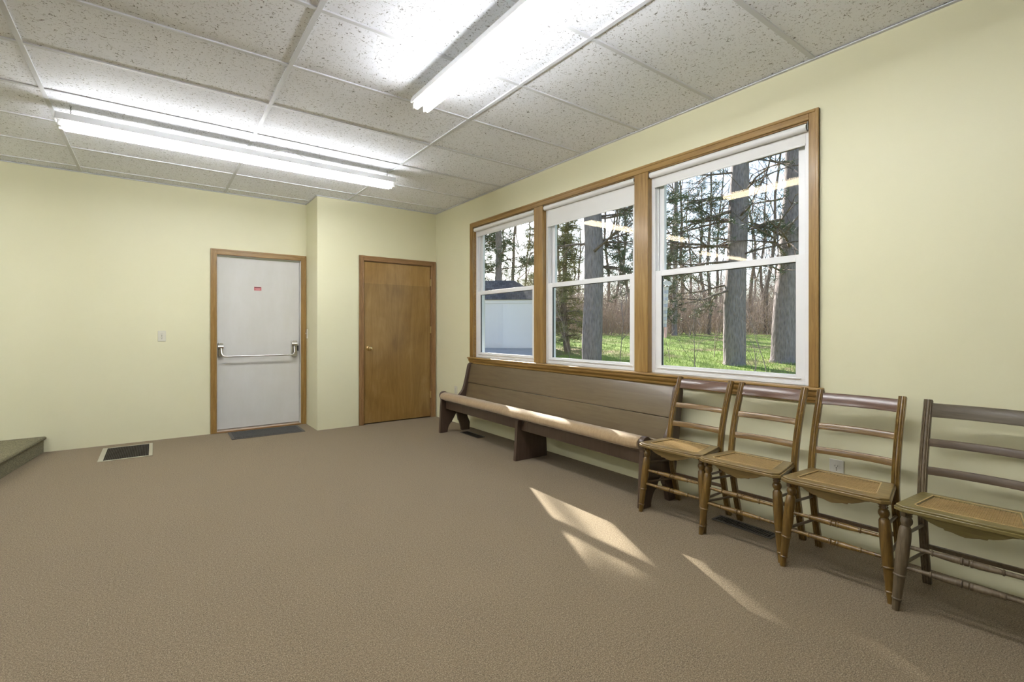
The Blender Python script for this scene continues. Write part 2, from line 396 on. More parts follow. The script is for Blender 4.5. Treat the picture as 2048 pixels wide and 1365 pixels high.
# wood liner between the opening and the vinyl units
ln = MB().box(X, X+.14, WY0, WY0+.006, WZ0, WZ1).box(X, X+.14, WY1-.006, WY1, WZ0, WZ1).box(X, X+.14, WY0, WY1, WZ1-.006, WZ1).build('trim_8', M['oak_h'], smooth=False); struct(ln)

SPANS = [(WY0+.006, 2.318), (2.446, 3.548), (3.678, WY1-.006)]   # right, middle, left (as seen)
FX = X+.032
def window(i, y0, y1):
    w = empty('window_%d' % (i+1), (X+.08, (y0+y1)/2, WZ0)); struct(w)
    oy, oz, ox = (y0+y1)/2, WZ0, X+.08
    def part(name, mat, boxes, bevel=.002):
        m = MB()
        for b in boxes: m.box(b[0]-ox, b[1]-ox, b[2]-oy, b[3]-oy, b[4]-oz, b[5]-oz)
        return m.build(name, mat, w, bevel=bevel)
    z0, z1 = WZ0, WZ1-.006; f = .032
    part('window_frame', M['vinyl'], [(FX, X+.13, y0, y0+f, z0, z1), (FX, X+.13, y1-f, y1, z0, z1), (FX, X+.13, y0+f, y1-f, z0, z0+.022), (FX+.003, X+.13, y0+f, y1-f, z1-f, z1),
                                      (FX+.028, FX+.034, y0+f, y0+f+.012, z0, z1), (FX+.028, FX+.034, y1-f-.012, y1-f, z0, z1)])
    a0, a1 = y0+f, y1-f; st = .052
    # lower sash
    L0, L1 = z0+.022, 1.606; xa, xb = FX+.003, FX+.033
    lo = part('lower_sash', M['vinyl'], [(xa, xb, a0, a0+st, L0, L1), (xa, xb, a1-st, a1, L0, L1), (xa, xb, a0+st, a1-st, L0, L0+.038), (xa, xb, a0+st, a1-st, L1-.042, L1),
                                    (xa-.010, xa, a0+st-.03, a1-st+.03, L0+.014, L0+.02)])
    MB().box(xa+.014-ox, xa+.018-ox, a0+st-.004-oy, a1-st+.004-oy, L0+.034-oz, L1-.038-oz).build('pane', M['glass'], w, smooth=False)
    ga = MB()
    for (b0, b1, c0, c1) in ((a0+st, a0+st+.004, L0+.038, L1-.042), (a1-st-.004, a1-st, L0+.038, L1-.042), (a0+st, a1-st, L1-.046, L1-.042)):
        ga.box(xa+.009-ox, xa+.02-ox, b0-oy, b1-oy, c0-oz, c1-oz)
    ga.build('glazing_gasket', M['black'], w, smooth=False)
    # upper sash, further out
    U0, U1 = 1.572, z1-f; xa, xb = FX+.040, FX+.070
    part('upper_sash', M['vinyl'], [(xa, xb, a0, a0+st, U0, U1), (xa, xb, a1-st, a1, U0, U1), (xa, xb, a0+st, a1-st, U0, U0+.038), (xa, xb, a0+st, a1-st, U1-.04, U1)])
    MB().box(xa+.014-ox, xa+.018-ox, a0+st-.004-oy, a1-st+.004-oy, U0+.034-oz, U1-.036-oz).build('pane', M['glass'], w, smooth=False)
    return w
for i, (a0, a1) in enumerate(SPANS): window(i, a0, a1)
# exterior screen-like sill line and outside trim
struct(MB().box(X+.13, X+TH+.03, WY0-.03, WY1+.03, WZ0-.03, WZ0+.002).build('trim_9', M['vinyl'], smooth=False))

def shade(y0, y1, zb, label):
    s = empty('roller_shade', (X+.012, (y0+y1)/2, WZ1-.03), 0, label, 'window shade', 'white roller shades at the window heads')
    L = (y1-y0)/2
    MB().tube([(0, -L+.012, 0), (0, L-.008, 0)], .0225, 24).build('roller', M['shade'], s)
    z1 = zb-(WZ1-.03)
    n = 16; m = MB()
    m.box(.0185, .0195, -L+.028, L-.024, z1, 0)
    m.build('blind_fabric', M['shade'], s, smooth=False)
    MB().box(.0155, .0235, -L+.028, L-.024, z1-.002, z1+.012).build('hem_bar', M['shade'], s, bevel=.003)
    MB().tube([(0, -L+.0125, 0), (0, -L+.006, 0)], .018, 16).build('end_cap', M['black'], s)
    MB().box(-.018, .018, -L+.001, -L+.005, -.02, .028).build('bracket', M['chrome_d'], s)
    MB().box(-.018, .018, L-.006, L-.002, -.02, .028).build('bracket', M['chrome_d'], s)
shade(*SPANS[0], 2.238, 'white roller shade drawn short at the head of the right, largest-looking window')
shade(*SPANS[1], 2.152, 'white roller shade hanging longest, in the middle window')
shade(*SPANS[2], 2.250, 'white roller shade at the head of the left window nearest the closet')

# ------------------------------------------------------------------ doors
def hinge_mb(x, y, z): return MB().tube([(x, y, z-.045), (x, y, z+.045)], .006, 10).box(x-.012, x+.012, y, y+.004, z-.042, z+.042)
def door_casing(D, y, name, mz, mx, right=True):
    m = MB(); 
    m.box(D['x0'], D['ix0'], y-.016, y, 0, D['h']).box(D['x0'], D['x0']+.02, y-.021, y, 0, D['h'])
    m.box(D['ix1'], D['x1'], y-.016, y, 0, D['h']).box(D['x1']-.02, D['x1'], y-.021, y, 0, D['h'])
    m.box(D['ix0']-.012, D['ix0']+.002, y-.019, y, 0, D['ih']+.012).box(D['ix1']-.002, D['ix1']+.012, y-.019, y, 0, D['ih']+.012)
    struct(m.build(name, mz, bevel=.003))
    m = MB().box(D['ix0'], D['ix1'], y-.0165, y, D['ih'], D['h']-.0003).box(D['x0']+.02, D['x1']-.02, y-.0212, y, D['h']-.02, D['h']+.0003).box(D['ix0'], D['ix1'], y-.0192, y, D['ih']-.002, D['ih']+.012)
    struct(m.build('trim_%d' % (int(name.split('_')[1])+1), mx, bevel=.003))
door_casing(D1, Y, 'trim_10', M['oak'], M['oak_x']); door_casing(D2, Y2, 'trim_12', M['casing_d'], M['casing_dx'])
# jamb liners
struct(MB().box(D1['ix0'], D1['ix0']+.008, Y, Y+.16, 0, D1['ih']).box(D1['ix1']-.008, D1['ix1'], Y, Y+.16, 0, D1['ih']).box(D1['ix0'], D1['ix1'], Y, Y+.16, D1['ih']-.008, D1['ih']).build('trim_14', M['door_w'], smooth=False))
struct(MB().box(D2['ix0'], D2['ix0']+.008, Y2, Y2+.12, 0, D2['ih']).box(D2['ix1']-.008, D2['ix1'], Y2, Y2+.12, 0, D2['ih']).box(D2['ix0'], D2['ix1'], Y2, Y2+.12, D2['ih']-.008, D2['ih']).build('trim_15', M['casing_d'], smooth=False))
struct(MB().box(D1['ix0'], D1['ix1'], Y-.022, Y+.16, 0, .016).build('trim_16', M['casing_dx'], bevel=.004))

d1 = empty('door_1', (1.0, Y+.045, 0)); struct(d1); d1['label'] = 'off-white exit door with chrome push bar in honey oak casing'
ox, oy = 1.0, Y+.045
MB().box(D1['ix0']+.010-ox, D1['ix1']-.010-ox, 0, .044, .026, D1['ih']-.014).build('door_slab', M['door_w'], d1, bevel=.002)
MB().box(D1['ix0']+.010-ox, D1['ix1']-.010-ox, -.004, .0, .018, .034).build('door_sweep', M['chrome'], d1)
# panic bar
def rounded(cx, cz, w, h, r, n=6):
    pts = []
    for (sx, sz, a0) in ((1, 1, 0), (-1, 1, 90), (-1, -1, 180), (1, -1, 270)):
        for i in range(n+1):
            a = radians(a0+90*i/n); pts.append((cx+sx*(w/2-r)+r*cos(a), cz+sz*(h/2-r)+r*sin(a)))
    return pts
pb = empty('panic_bar', (0, 0, 0)); pb.parent = d1; pb['label'] = 'brushed steel push bar across the exit door'
lx, rx = .601-ox, 1.365-ox
MB().prism(rounded(lx-.006, .935, .052, .155, .012), 'y', -.045, 0).build('end_bracket', M['chrome'], pb, bevel=.005)
MB().prism(rounded(rx+.004, .93, .066, .20, .016), 'y', -.05, 0).build('latch_case', M['chrome'], pb, bevel=.006)
MB().tube([(lx-.032, -.038, .965), (lx+.02, -.038, .965)], .026, 18).build('pivot', M['chrome'], pb)
MB().tube([(rx-.028, -.042, .985), (rx+.036, -.042, .985)], .028, 18).build('pivot', M['chrome'], pb)
MB().box(rx+.034, rx+.056, -.03, 0, .90, .965).build('latch_bolt', M['black'], pb, bevel=.002)
pts = [(lx, -.05, .955), (lx, -.066, .93), (lx+.002, -.082, .89), (lx+.012, -.09, .866), (lx+.03, -.093, .858), ]
pts += [(lx+.03+(rx-.06-lx)*t, -.093, .858) for t in (.25, .5, .75, 1)]
pts += [(rx-.012, -.09, .866), (rx, -.082, .89), (rx+.002, -.066, .935), (rx+.002, -.05, .96)]
MB().tube(pts, .0105, 14).build('push_bar', M['chrome'], pb)
st = MB().box(.938-ox, 1.014-ox, -.0015, 0, 1.618, 1.661).build('sticker', M['red'], d1, smooth=False); st['label'] = 'small red rectangular warning sticker'
m = MB()
MB().box(.942-ox, 1.010-ox, -.0022, -.0015, 1.651, 1.658).build('printed_line', M['ink'], st, smooth=False)
for k_, (w_, zz) in enumerate(((.052, 1.643), (.058, 1.636), (.045, 1.630))):
    m.box(.976-ox-w_/2, .976-ox+w_/2, -.0022, -.0015, zz, zz+.003)
m.box(.942-ox, 1.010-ox, -.0022, -.0015, 1.620, 1.623)
m.build('printed_line', M['pink'], st, smooth=False)

d2 = empty('door_2', (2.5, Y2+.006, 0)); struct(d2); d2['label'] = 'stained plywood closet door with round brass knob'
ox, oy = 2.5, Y2+.006
MB().box(D2['ix0']+.011-ox, D2['ix1']-.011-ox, 0, .036, .012, D2['ih']-.012).build('door_slab', M['ply'], d2, bevel=.002)
MB().box(D2['ix0']+.011-ox, D2['ix1']-.011-ox, -.0006, 0, 1.727, D2['ih']-.013).build('door_veneer', M['ply2'], d2, smooth=False)
kb = MB().lathe((2.114-ox, 0, .929), (2.114-ox, -.066, .929), [(0, .031), (.06, .031), (.1, .024), (.2, .012), (.45, .011), (.5, .018), (.62, .027), (.78, .028), (.93, .023), (1, .012)], 24)
kb.build('door_knob', M['brass'], d2)
for z in (1.78, 1.157, .30): hinge_mb(D2['ix1']-.006-ox, -.012, z).build('hinge', M['hinge'], d2)
struct(MB().box(XB+.11, X, Y2+.125, Y2+.13, 0, HC).build('wall_closet_back', M['dark'], smooth=False))

# ------------------------------------------------------------------ electrical plates
def disc(cx, cz, r, flat=.78, n=20): return [(cx+r*cos(2*pi*i/n), cz+max(-r*flat, min(r*flat, r*sin(2*pi*i/n)))) for i in range(n)]
def outlet(loc, rz, label, mat):
    o = empty('wall_outlet', loc, rz, label, 'electrical outlet')
    MB().prism(rounded(0, 0, .070, .114, .004), 'y', -.006, 0).build('cover_plate', mat, o, bevel=.0025)
    for s in (1, -1):
        r = MB().prism(disc(0, s*.0195, .0168), 'y', -.0085, -.004).build('receptacle', mat, o)
        h = MB().box(-.0075, -.0055, -.0089, -.0083, s*.0195-.001, s*.0195+.008).box(.0055, .0075, -.0089, -.0083, s*.0195+.0, s*.0195+.007)
        h.prism(disc(0, s*.0195-.008, .0028, 1, 10), 'y', -.0089, -.0083).build('slot', M['dark'], r, smooth=False)
    MB().lathe((0, -.005, 0), (0, -.0075, 0), [(0, .003), (1, .0028)], 10).build('screw', M['chrome'], o)
outlet((.059, Y, 1.092), 0, 'ivory outlet on the back wall left of the white exit door', M['ivory'])
outlet((X, 1.069, .39), -pi/2, 'white outlet low on the window wall behind the third chair', M['white_pl'])
outlet((X, 5.222, .40), -pi/2, 'ivory outlet low on the window wall beyond the far end of the pew', M['ivory'])
sw = empty('light_switch', (XB, 6.212, 1.108), -pi/2, 'white light switch on the short return wall beside the exit door', 'light switch')
MB().prism(rounded(0, 0, .070, .114, .004), 'y', -.006, 0).build('cover_plate', M['white_pl'], sw, bevel=.0025)
MB().box(-.005, .005, -.016, -.005, -.002, .012).build('toggle', M['white_pl'], sw, bevel=.001)

# ------------------------------------------------------------------ floor registers and mat
def register_big():
    x0, x1, y0, y1 = -.408, -.017, 5.50, 6.085
    o = empty('floor_register', ((x0+x1)/2, (y0+y1)/2, 0), 0, 'large rectangular floor return grille with beige ends below the left wall outlet', 'floor vent')
    hx, hy = (x1-x0)/2, (y1-y0)/2
    MB().box(-hx, -hx+.038, -hy, hy, 0, .007).box(hx-.03, hx, -hy, hy, 0, .007).box(-hx+.038, hx-.03, -hy, -hy+.014, 0, .007).box(-hx+.038, hx-.03, hy-.014, hy, 0, .007).build('register_frame', M['grille'], o, bevel=.002)
    MB().box(-hx+.03, hx-.022, -hy+.01, hy-.01, 0, .0012).build('duct_opening', M['dark'], o, smooth=False)
    g = MB(); ax, bx, ay, by = -hx+.038, hx-.03, -hy+.014, hy-.014; n = 26
    for i in range(1, n):
        x = ax+(bx-ax)*i/n; g.box(x-.0012, x+.0012, ay, by, .001, .0055)
    for i in range(1, 30):
        y = ay+(by-ay)*i/30; g.box(ax, bx, y-.0013, y+.0013, .001, .0058)
    g.build('grid_bars', M['grille_d'], o, smooth=False)
register_big()
def register(cx, cy, lx, ly, label, rz):
    o = empty('floor_register', (cx, cy, 0), rz, label, 'floor vent')
    MB().box(-lx/2, -lx/2+.014, -ly/2, ly/2, 0, .005).box(lx/2-.014, lx/2, -ly/2, ly/2, 0, .005).box(-lx/2+.014, lx/2-.014, -ly/2, -ly/2+.016, 0, .005).box(-lx/2+.014, lx/2-.014, ly/2-.016, ly/2, 0, .005).build('register_frame', M['grille_d'] if rz == 0 else M['rubber'], o, bevel=.0015)
    MB().box(-lx/2+.01, lx/2-.01, -ly/2+.01, ly/2-.01, 0, .001).build('duct_opening', M['dark'], o, smooth=False)
    g = MB(); n = 24
    for i in range(1, n):
        y = -ly/2+.016+(ly-.032)*i/n; g.box(-lx/2+.014, lx/2-.014, y-.002, y+.002, .001, .0042)
    g.box(-.002, .002, -ly/2+.016, ly/2-.016, .0008, .0043)
    g.build('louvre_slats', M['grille_d'], o, smooth=False)
register(2.828, 4.51, .10, .36, 'narrow dark floor register under the far end of the pew', 0)
register(2.802, 1.467, .10, .35, 'narrow dark slotted floor register under the second chair', radians(-.5))
mt = empty('door_mat', (1.02, 5.985, 0), radians(-1), 'charcoal ribbed door mat in front of the exit door', 'door mat')
MB().box(-.365, .365, -.205, .205, 0, .007).build('mat_border', M['rubber'], mt, bevel=.003)
g = MB().box(-.335, .335, -.178, .178, .006, .009)
for i in range(44):
    x = -.33+.66*i/43; g.box(x-.0035, x+.0035, -.176, .176, .009, .0115)
g.build('mat_pile', M['mat'], mt)

# ------------------------------------------------------------------ fluorescent strip lights
def chain_mb(x, y, z0, z1):
    m = MB(); n = int((z1-z0)/.011)+1
    for i in range(n):
        cz = z0+(z1-z0)*(i+.5)/n; pts = []
        for j in range(9):
            a = 2*pi*j/8; dx, dz = .0035*cos(a), .0085*sin(a)
            pts.append((x+(dx if i % 2 else 0), y+(0 if i % 2 else dx), cz+dz))
        m.tube(pts, .0012, 5, cap=False)
    return m
def strip_light(loc, rz, label, cable=False):
    # local x runs along the fixture; z = 0 is the tube centre height
    f = empty('fluorescent_fixture', loc, rz, label, 'ceiling light', 'twin-tube fluorescent strip fixtures')
    H = 1.215; zb = .030
    prof = [(-.054, zb), (-.054, zb+.022), (-.036, zb+.052), (.036, zb+.052), (.054, zb+.022), (.054, zb)]
    MB().prism([(p, q) for p, q in prof], 'x', -H, H).build('housing', M['steel_w'], f, bevel=.002)
    for e in (-H-.004, H):
        MB().prism([(-.057, zb-.002), (-.057, zb+.024), (-.038, zb+.055), (.038, zb+.055), (.057, zb+.024), (.057, zb-.002)], 'x', e, e+.004).build('end_plate', M['steel_w'], f)
    for s in (-1, 1):
        MB().tube([(-H+.035, s*.036, 0), (H-.035, s*.036, 0)], .019, 20).build('fluorescent_tube', M['tube'], f)
        for e in (-1, 1):
            MB().box(min(e*(H-.034), e*(H-.008)), max(e*(H-.034), e*(H-.008)), s*.036-.012, s*.036+.012, -.016, zb+.002).build('lamp_holder', M['steel_w'], f, bevel=.003)
    for s in (-1, 1):
        x = s*(H-.075)
        chain_mb(x, -.02, zb+.052, HC-loc[2]).build('chain', M['chain'], f)
        MB().tube([(x, -.02, zb+.05), (x+.012, .0, zb+.056), (x, .02, zb+.05)], .0016, 6).build('hanger_hook', M['chain'], f)
    if cable:
        pts = [(.12+.30*t, -.05+.03*t, zb+.058+.05*sin(pi*t)*(1-.3*t)) for t in [i/12 for i in range(13)]]
        MB().tube(pts, .0035, 8).build('power_cable', M['steel_w'], f)
    return f
strip_light((.672, 4.46, 2.558), 0, 'twin-tube strip light hung across the room before the doors', True)
strip_light((1.352, 1.575, 2.556), pi/2, 'twin-tube strip light overhead, running parallel to the windows')
strip_light((-2.9, 5.0, 2.556), 0, 'twin-tube strip light above the carpeted step platform, outside the picture to the left')
strip_light((-1.9, 1.0, 2.556), pi/2, 'twin-tube strip light left of the camera, outside the picture')

# ------------------------------------------------------------------ pew
def cr(pts, n=5, closed=True):       # smooth curve through points
    out = []; k = len(pts); rng = range(k) if closed else range(k-1)
    for i in rng:
        g_ = lambda j: Vector(pts[j % k]) if closed else Vector(pts[max(0, min(k-1, j))])
        p0, p1, p2, p3 = g_(i-1), g_(i), g_(i+1), g_(i+2)
        for s in range(n):
            t = s/n
            out.append(tuple(.5*((2*p1)+(-p0+p2)*t+(2*p0-5*p1+4*p2-p3)*t*t+(-p0+3*p1-3*p2+p3)*t**3)))
    if not closed: out.append(tuple(pts[-1]))
    return out
def pew():
    ang = .017
    P = empty('church_pew', (2.53, 1.99, 0), -ang, 'long brown painted pew with tan upholstered seat under the windows', 'pew')
    ox = 2.53; L = 2.84; T = .038
    def R(pts): return [(x-ox, z) for x, z in pts]
    scroll = [(2.583+.047*cos(radians(a)), .418+.047*sin(radians(a))) for a in range(200, -41, -16)]
    front = [(2.53, 0), (2.545, .30), (2.552, .365), (2.548, .385)]
    seatline = cr([(2.622, .385), (2.66, .378), (2.74, .392), (2.79, .425), (2.83, .478), (2.862, .58), (2.888, .69), (2.90, .742), (2.915, .766), (2.938, .774), (2.96, .764), (2.972, .735), (2.968, .70)], 5, False)
    back = [(2.945, .55), (2.925, .40), (2.90, .25), (2.885, .16), (2.918, .085), (2.912, 0)]
    arch = [(2.812, 0), (2.806, .04), (2.792, .085), (2.78, .112), (2.772, .118), (2.768, .135), (2.762, .165), (2.752, .195), (2.742, .212), (2.73, .195), (2.712, .165), (2.695, .14), (2.685, .125), (2.678, .108), (2.668, .104), (2.648, .08), (2.632, .045), (2.624, 0)]
    prof = front+scroll+seatline+back+arch
    for y0 in (0, L-T):
        MB().prism(R(prof), 'y', y0, y0+T).build('end_panel', M['pew_d'], P, bevel=.0045, ang=30)
    # raised rounded edge band following the front curve of each end, as the photo's lighter edge
    mid = [(2.55, 0), (2.562, .34), (2.93, .36), (2.905, .20), (2.905, 0)]
    mid = [(2.537, 0), (2.562, .355), (2.88, .355), (2.90, 0)]
    MB().prism(R(mid), 'y', 1.385, 1.42).build('center_support', M['pew_d'], P, bevel=.003)
    MB().box(2.60-ox, 2.622-ox, 1.42, L-T, .268, .375).box(2.60-ox, 2.622-ox, T, 1.385, .268, .375).build('seat_apron', M['pew_d'], P, bevel=.003)
    MB().box(2.60-ox, 2.612-ox, 1.34, 1.384, .30, .37).build('brace_block', M['pew_d'], P, bevel=.003)
    MB().box(2.575-ox, 2.89-ox, T, L-T, .358, .376).build('seat_board', M['pew_d'], P, bevel=.003)
    cush = cr([(2.575, .377), (2.532, .384), (2.516, .402), (2.520, .430), (2.548, .453), (2.60, .456), (2.66, .440), (2.74, .412), (2.838, .394), (2.85, .386), (2.84, .377)], 5)
    m = MB(); n = 34
    for i in range(n):
        y0 = T+.004+(L-2*T-.008)*i/(n-1)
        end = min(i, n-1-i); sc = 1 if end > 0 else .93
        wob = .0022*noise.noise(Vector((0, y0*3.1, 0)))
        ring = [((x-2.68)*sc+2.68-ox+wob, y0, (z-.415)*sc+.415+wob) for x, z in cush]
        m.v += ring
    k = len(cush)
    for i in range(n-1):
        for j in range(k): m.f.append((i*k+j, i*k+(j+1) % k, (i+1)*k+(j+1) % k, (i+1)*k+j))
    m.f.append(tuple(range(k))); m.f.append(tuple((n-1)*k+j for j in range(k)))
    m.build('seat_cushion', M['cloth'], P, ang=60)
    # back boards
    def bpt(z, o=0): return 2.862+(z-.40)*(.073/.365)+o
    lo = [(bpt(.372), .372), (bpt(.545), .545), (bpt(.545, .02), .545), (bpt(.372, .02), .372)]
    up = [(bpt(.549, -.004), .549), (bpt(.755, -.004), .755), (bpt(.762, .0), .763), (bpt(.762, .022), .763), (bpt(.549, .02), .549)]
    MB().prism(R(lo), 'y', T, L-T).build('lower_back_board', M['pew'], P, bevel=.0025)
    MB().prism(R(up), 'y', T, L-T).build('upper_back_board', M['pew'], P, bevel=.003)
    MB().tube([(2.60-ox, 1.345, .366), (2.597-ox, 1.352, .35), (2.597-ox, 1.358, .335)], .003, 6).build('iron_hook', M['chrome_d'], P)
pew()

# ------------------------------------------------------------------ chairs
def make_chair(W, loc, rz, label):
    C = empty('cane_seat_chair', loc, rz, label, 'chair', 'row of ladder-back cane chairs along the window wall')
    # local: +x towards the wall, y along the wall, x = 0 at the front feet
    hw = .213
    legp = [(0, .0125), (.10, .0152), (.112, .0185), (.118, .0185), (.126, .016), (.335, .0195), (.343, .0228), (.352, .0228), (.36, .0205), (.55, .0232), (.70, .0232), (.80, .0212),
            (.815, .018), (.828, .0145), (.845, .0175), (.862, .021), (.885, .0212), (.905, .018), (.917, .0142), (.925, .0175), (.933, .0175), (.94, .0145), (.955, .0195), (.975, .0208), (.992, .015), (1, .0125)]
    for s in (-1, 1):
        MB().lathe((0, s*hw, 0), (.033, s*.178, .423), legp, 20).build('front_leg', W['leg'], C, ang=28)
    # seat
    outer = [(-.034, -.185), (-.034, .185), (-.012, .216), (.262, .178), (.262, -.178), (-.012, -.216)]
    inner = [(.022, -.140), (.022, .140), (.030, .152), (.225, .126), (.225, -.126), (.030, -.152)]
    def ring(o_, i_, z0, z1, m):
        n = len(o_); vs = [(x, y, z0) for x, y in o_]+[(x, y, z1) for x, y in o_]+[(x, y, z1) for x, y in i_]+[(x, y, z0) for x, y in i_]; fs = []
        for i in range(n):
            j = (i+1) % n
            fs += [(i, j, n+j, n+i), (n+i, n+j, 2*n+j, 2*n+i), (2*n+i, 2*n+j, 3*n+j, 3*n+i), (3*n+i, 3*n+j, j, i)]
        m.add(vs, fs)
    m = MB(); ring(outer, inner, .421, .437, m)
    sc = [(x*.985+.002, y*.972) for x, y in outer]; ring(sc, inner, .4365, .446, m)
    m.build('seat_frame', W['seat'], C, bevel=.0028)
    # cane: pairs along both ways and two diagonal sets, clipped to the opening
    cn = MB(); x0, x1 = .018, .229
    def hy(x): return .153-(x-.03)*(.026/.195) if x > .03 else .142
    p = .0150
    def strip(a, b, w, z):
        a, b = Vector((*a, z)), Vector((*b, z)); 
        if (b-a).length < .01: return
        t = (b-a).normalized(); s_ = Vector((-t.y, t.x, 0))*w/2; up = Vector((0, 0, .0007))
        cn.add([a-s_-up, a+s_-up, b+s_-up, b-s_-up, a-s_+up, a+s_+up, b+s_+up, b-s_+up], [(0,1,2,3),(7,6,5,4),(0,4,5,1),(1,5,6,2),(2,6,7,3),(3,7,4,0)])
    x = x0+.006
    while x < x1-.003:
        for o_ in (-.0019, .0019): strip((x+o_, -hy(x)-.003), (x+o_, hy(x)+.003), .0017, .4382)
        x += p
    y = -.145
    while y < .15:
        for o_ in (-.0019, .0019):
            xe = x1 if abs(y) < .126 else .03+(.153-abs(y))/(.026/.195)
            strip((x0, y+o_), (max(x0+.01, min(x1, xe)), y+o_), .0017, .4392)
        y += p
    for sgn in (-1, 1):
        k = -.6
        while k < .6:
            # y = sgn*x + k
            pts = []
            for q in range(41):
                xx = x0+(x1-x0)*q/40; yy = sgn*(xx-x0)+k
                if abs(yy) < hy(xx)+.003: pts.append((xx, yy))
            if len(pts) > 1: strip(pts[0], pts[-1], .0019, .4403 if sgn > 0 else .4413)
            k += p
    cn.build('cane_seat', M['cane'], C, smooth=False, fix=False)
    bd = MB(); b = [(.016, -.146), (.016, .146), (.029, .158), (.231, .131), (.231, -.131), (.029, -.158)]
    bi = [(.020, -.142), (.020, .142), (.031, .154), (.227, .127), (.227, -.127), (.031, -.154)]
    ring(b, bi, .4455, .4475, bd); bd.build('cane_border', M['cane'], C, smooth=False)
    # scalloped apron below the front edge
    half = [(0, .372), (.018, .374), (.040, .380), (.060, .381), (.062, .387), (.075, .388), (.10, .397), (.125, .410), (.140, .413), (.155, .422)]
    poly = [(y_, z_) for y_, z_ in half]+[(-y_, z_) for y_, z_ in half[::-1]]
    MB().prism([(a_, b_) for a_, b_ in poly], 'x', -.012, .002).build('front_apron', W['seat'], C, bevel=.002)
    for s in (-1, 1):
        MB().bar((.0, s*.188, .408), (.25, s*.160, .408), .016, .028).build('side_apron', W['dark'], C, bevel=.002)
    MB().box(.236, .252, -.16, .16, .392, .422).build('rear_apron', W['dark'], C, bevel=.002)
    # back posts: leg below, raked upright above
    path = cr([(.378, 0), (.335, .13), (.287, .30), (.268, .40), (.272, .46), (.30, .58), (.345, .70), (.408, .836)], 4, False)
    path = [p_ for p_ in path]
    sec = [(.011, -.0155), (.011, .0155), (-.009, .0155), (-.0115, .0125), (-.0095, .009), (-.0125, .0055), (-.0095, .002), (-.0095, -.002), (-.0125, -.0055), (-.0095, -.009), (-.0115, -.0125), (-.009, -.0155)]
    sec = [(-a_, y_) for a_, y_ in sec]
    for s in (-1, 1):
        po = MB().sweep(path, sec, s*.1735).build('back_post', W['leg'], C, ang=25)
    def px(z):
        for (xa, za), (xb, zb) in zip(path, path[1:]):
            if za <= z <= zb: return xa+(xb-xa)*(z-za)/(zb-za)
        return path[-1][0]
    def rail(name, z0, z1, th, bow, mat):
        m = MB(); n = 12; vs = []
        for i in range(n+1):
            y = -.160+.320*i/n; b_ = bow*(1-(y/.16)**2)
            for (z, o_) in ((z0, -th/2), (z0+.004, -th/2-.002), (z1-.004, -th/2-.002), (z1, -th/2), (z1, th/2), (z0, th/2)):
                vs.append((px(z)+o_+b_, y, z))
        fs = []
        for i in range(n):
            for j in range(6): fs.append((i*6+j, i*6+(j+1) % 6, (i+1)*6+(j+1) % 6, (i+1)*6+j))
        fs += [tuple(range(6)), tuple(n*6+j for j in range(6))]
        m.add(vs, fs).build(name, mat, C, bevel=.0015)
    rail('crest_rail', .765, .824, .013, .018, W['top'])
    rail('back_rail', .640, .672, .011, .018, W['rail'])
    rail('back_rail', .520, .553, .011, .018, W['rail'])
    # turned front stretchers
    sp = [(0, .0075), (.10, .0082), (.205, .0085), (.212, .012), (.222, .0125), (.23, .0095), (.30, .0118), (.40, .0138), (.445, .0125), (.452, .0145), (.468, .0145), (.474, .0105), (.482, .0132), (.518, .0132), (.526, .0105),
          (.532, .0145), (.548, .0145), (.555, .0125), (.60, .0138), (.70, .0118), (.77, .0095), (.778, .0125), (.788, .012), (.795, .0085), (.90, .0082), (1, .0075)]
    def lx(z): return .033*z/.423
    def ly(z): return hw-(hw-.178)*z/.423
    for z in (.268, .183):
        MB().lathe((lx(z), -ly(z)+.014, z), (lx(z), ly(z)-.014, z), sp, 16).build('front_stretcher', W['leg'], C, ang=28)
    for s in (-1, 1):
        for za, zb in ((.312, .290), (.185, .160)):
            MB().tube([(lx(za)+.015, s*ly(za), za), (px(zb)-.008, s*.1735, zb)], .0068, 12).build('side_stretcher', W['dark'], C)
    MB().box(px(.19)-.006, px(.19)+.006, -.160, .160, .180, .200).build('rear_stretcher', W['dark'], C, bevel=.002)
    return C
def place(x, y, rz, label, proto):
    c = copy_tree(proto); c.location = (x, y, 0); c.rotation_euler = (0, 0, rz); c['label'] = label; return c
RZ = radians(3.5)
ch = make_chair(W1, (2.520, 1.768, 0), RZ, 'honey-brown ladder-back cane chair standing against the near end of the pew')
place(2.512, 1.345, radians(2.2), 'honey-brown ladder-back cane chair, second from the pew, floor register beneath it', ch)
place(2.507, .9005, RZ, 'honey-brown ladder-back cane chair in front of the low wall outlet', ch)
make_chair(W2, (2.494, .450, 0), RZ, 'duller worn ladder-back cane chair cut off by the right edge of the photo')

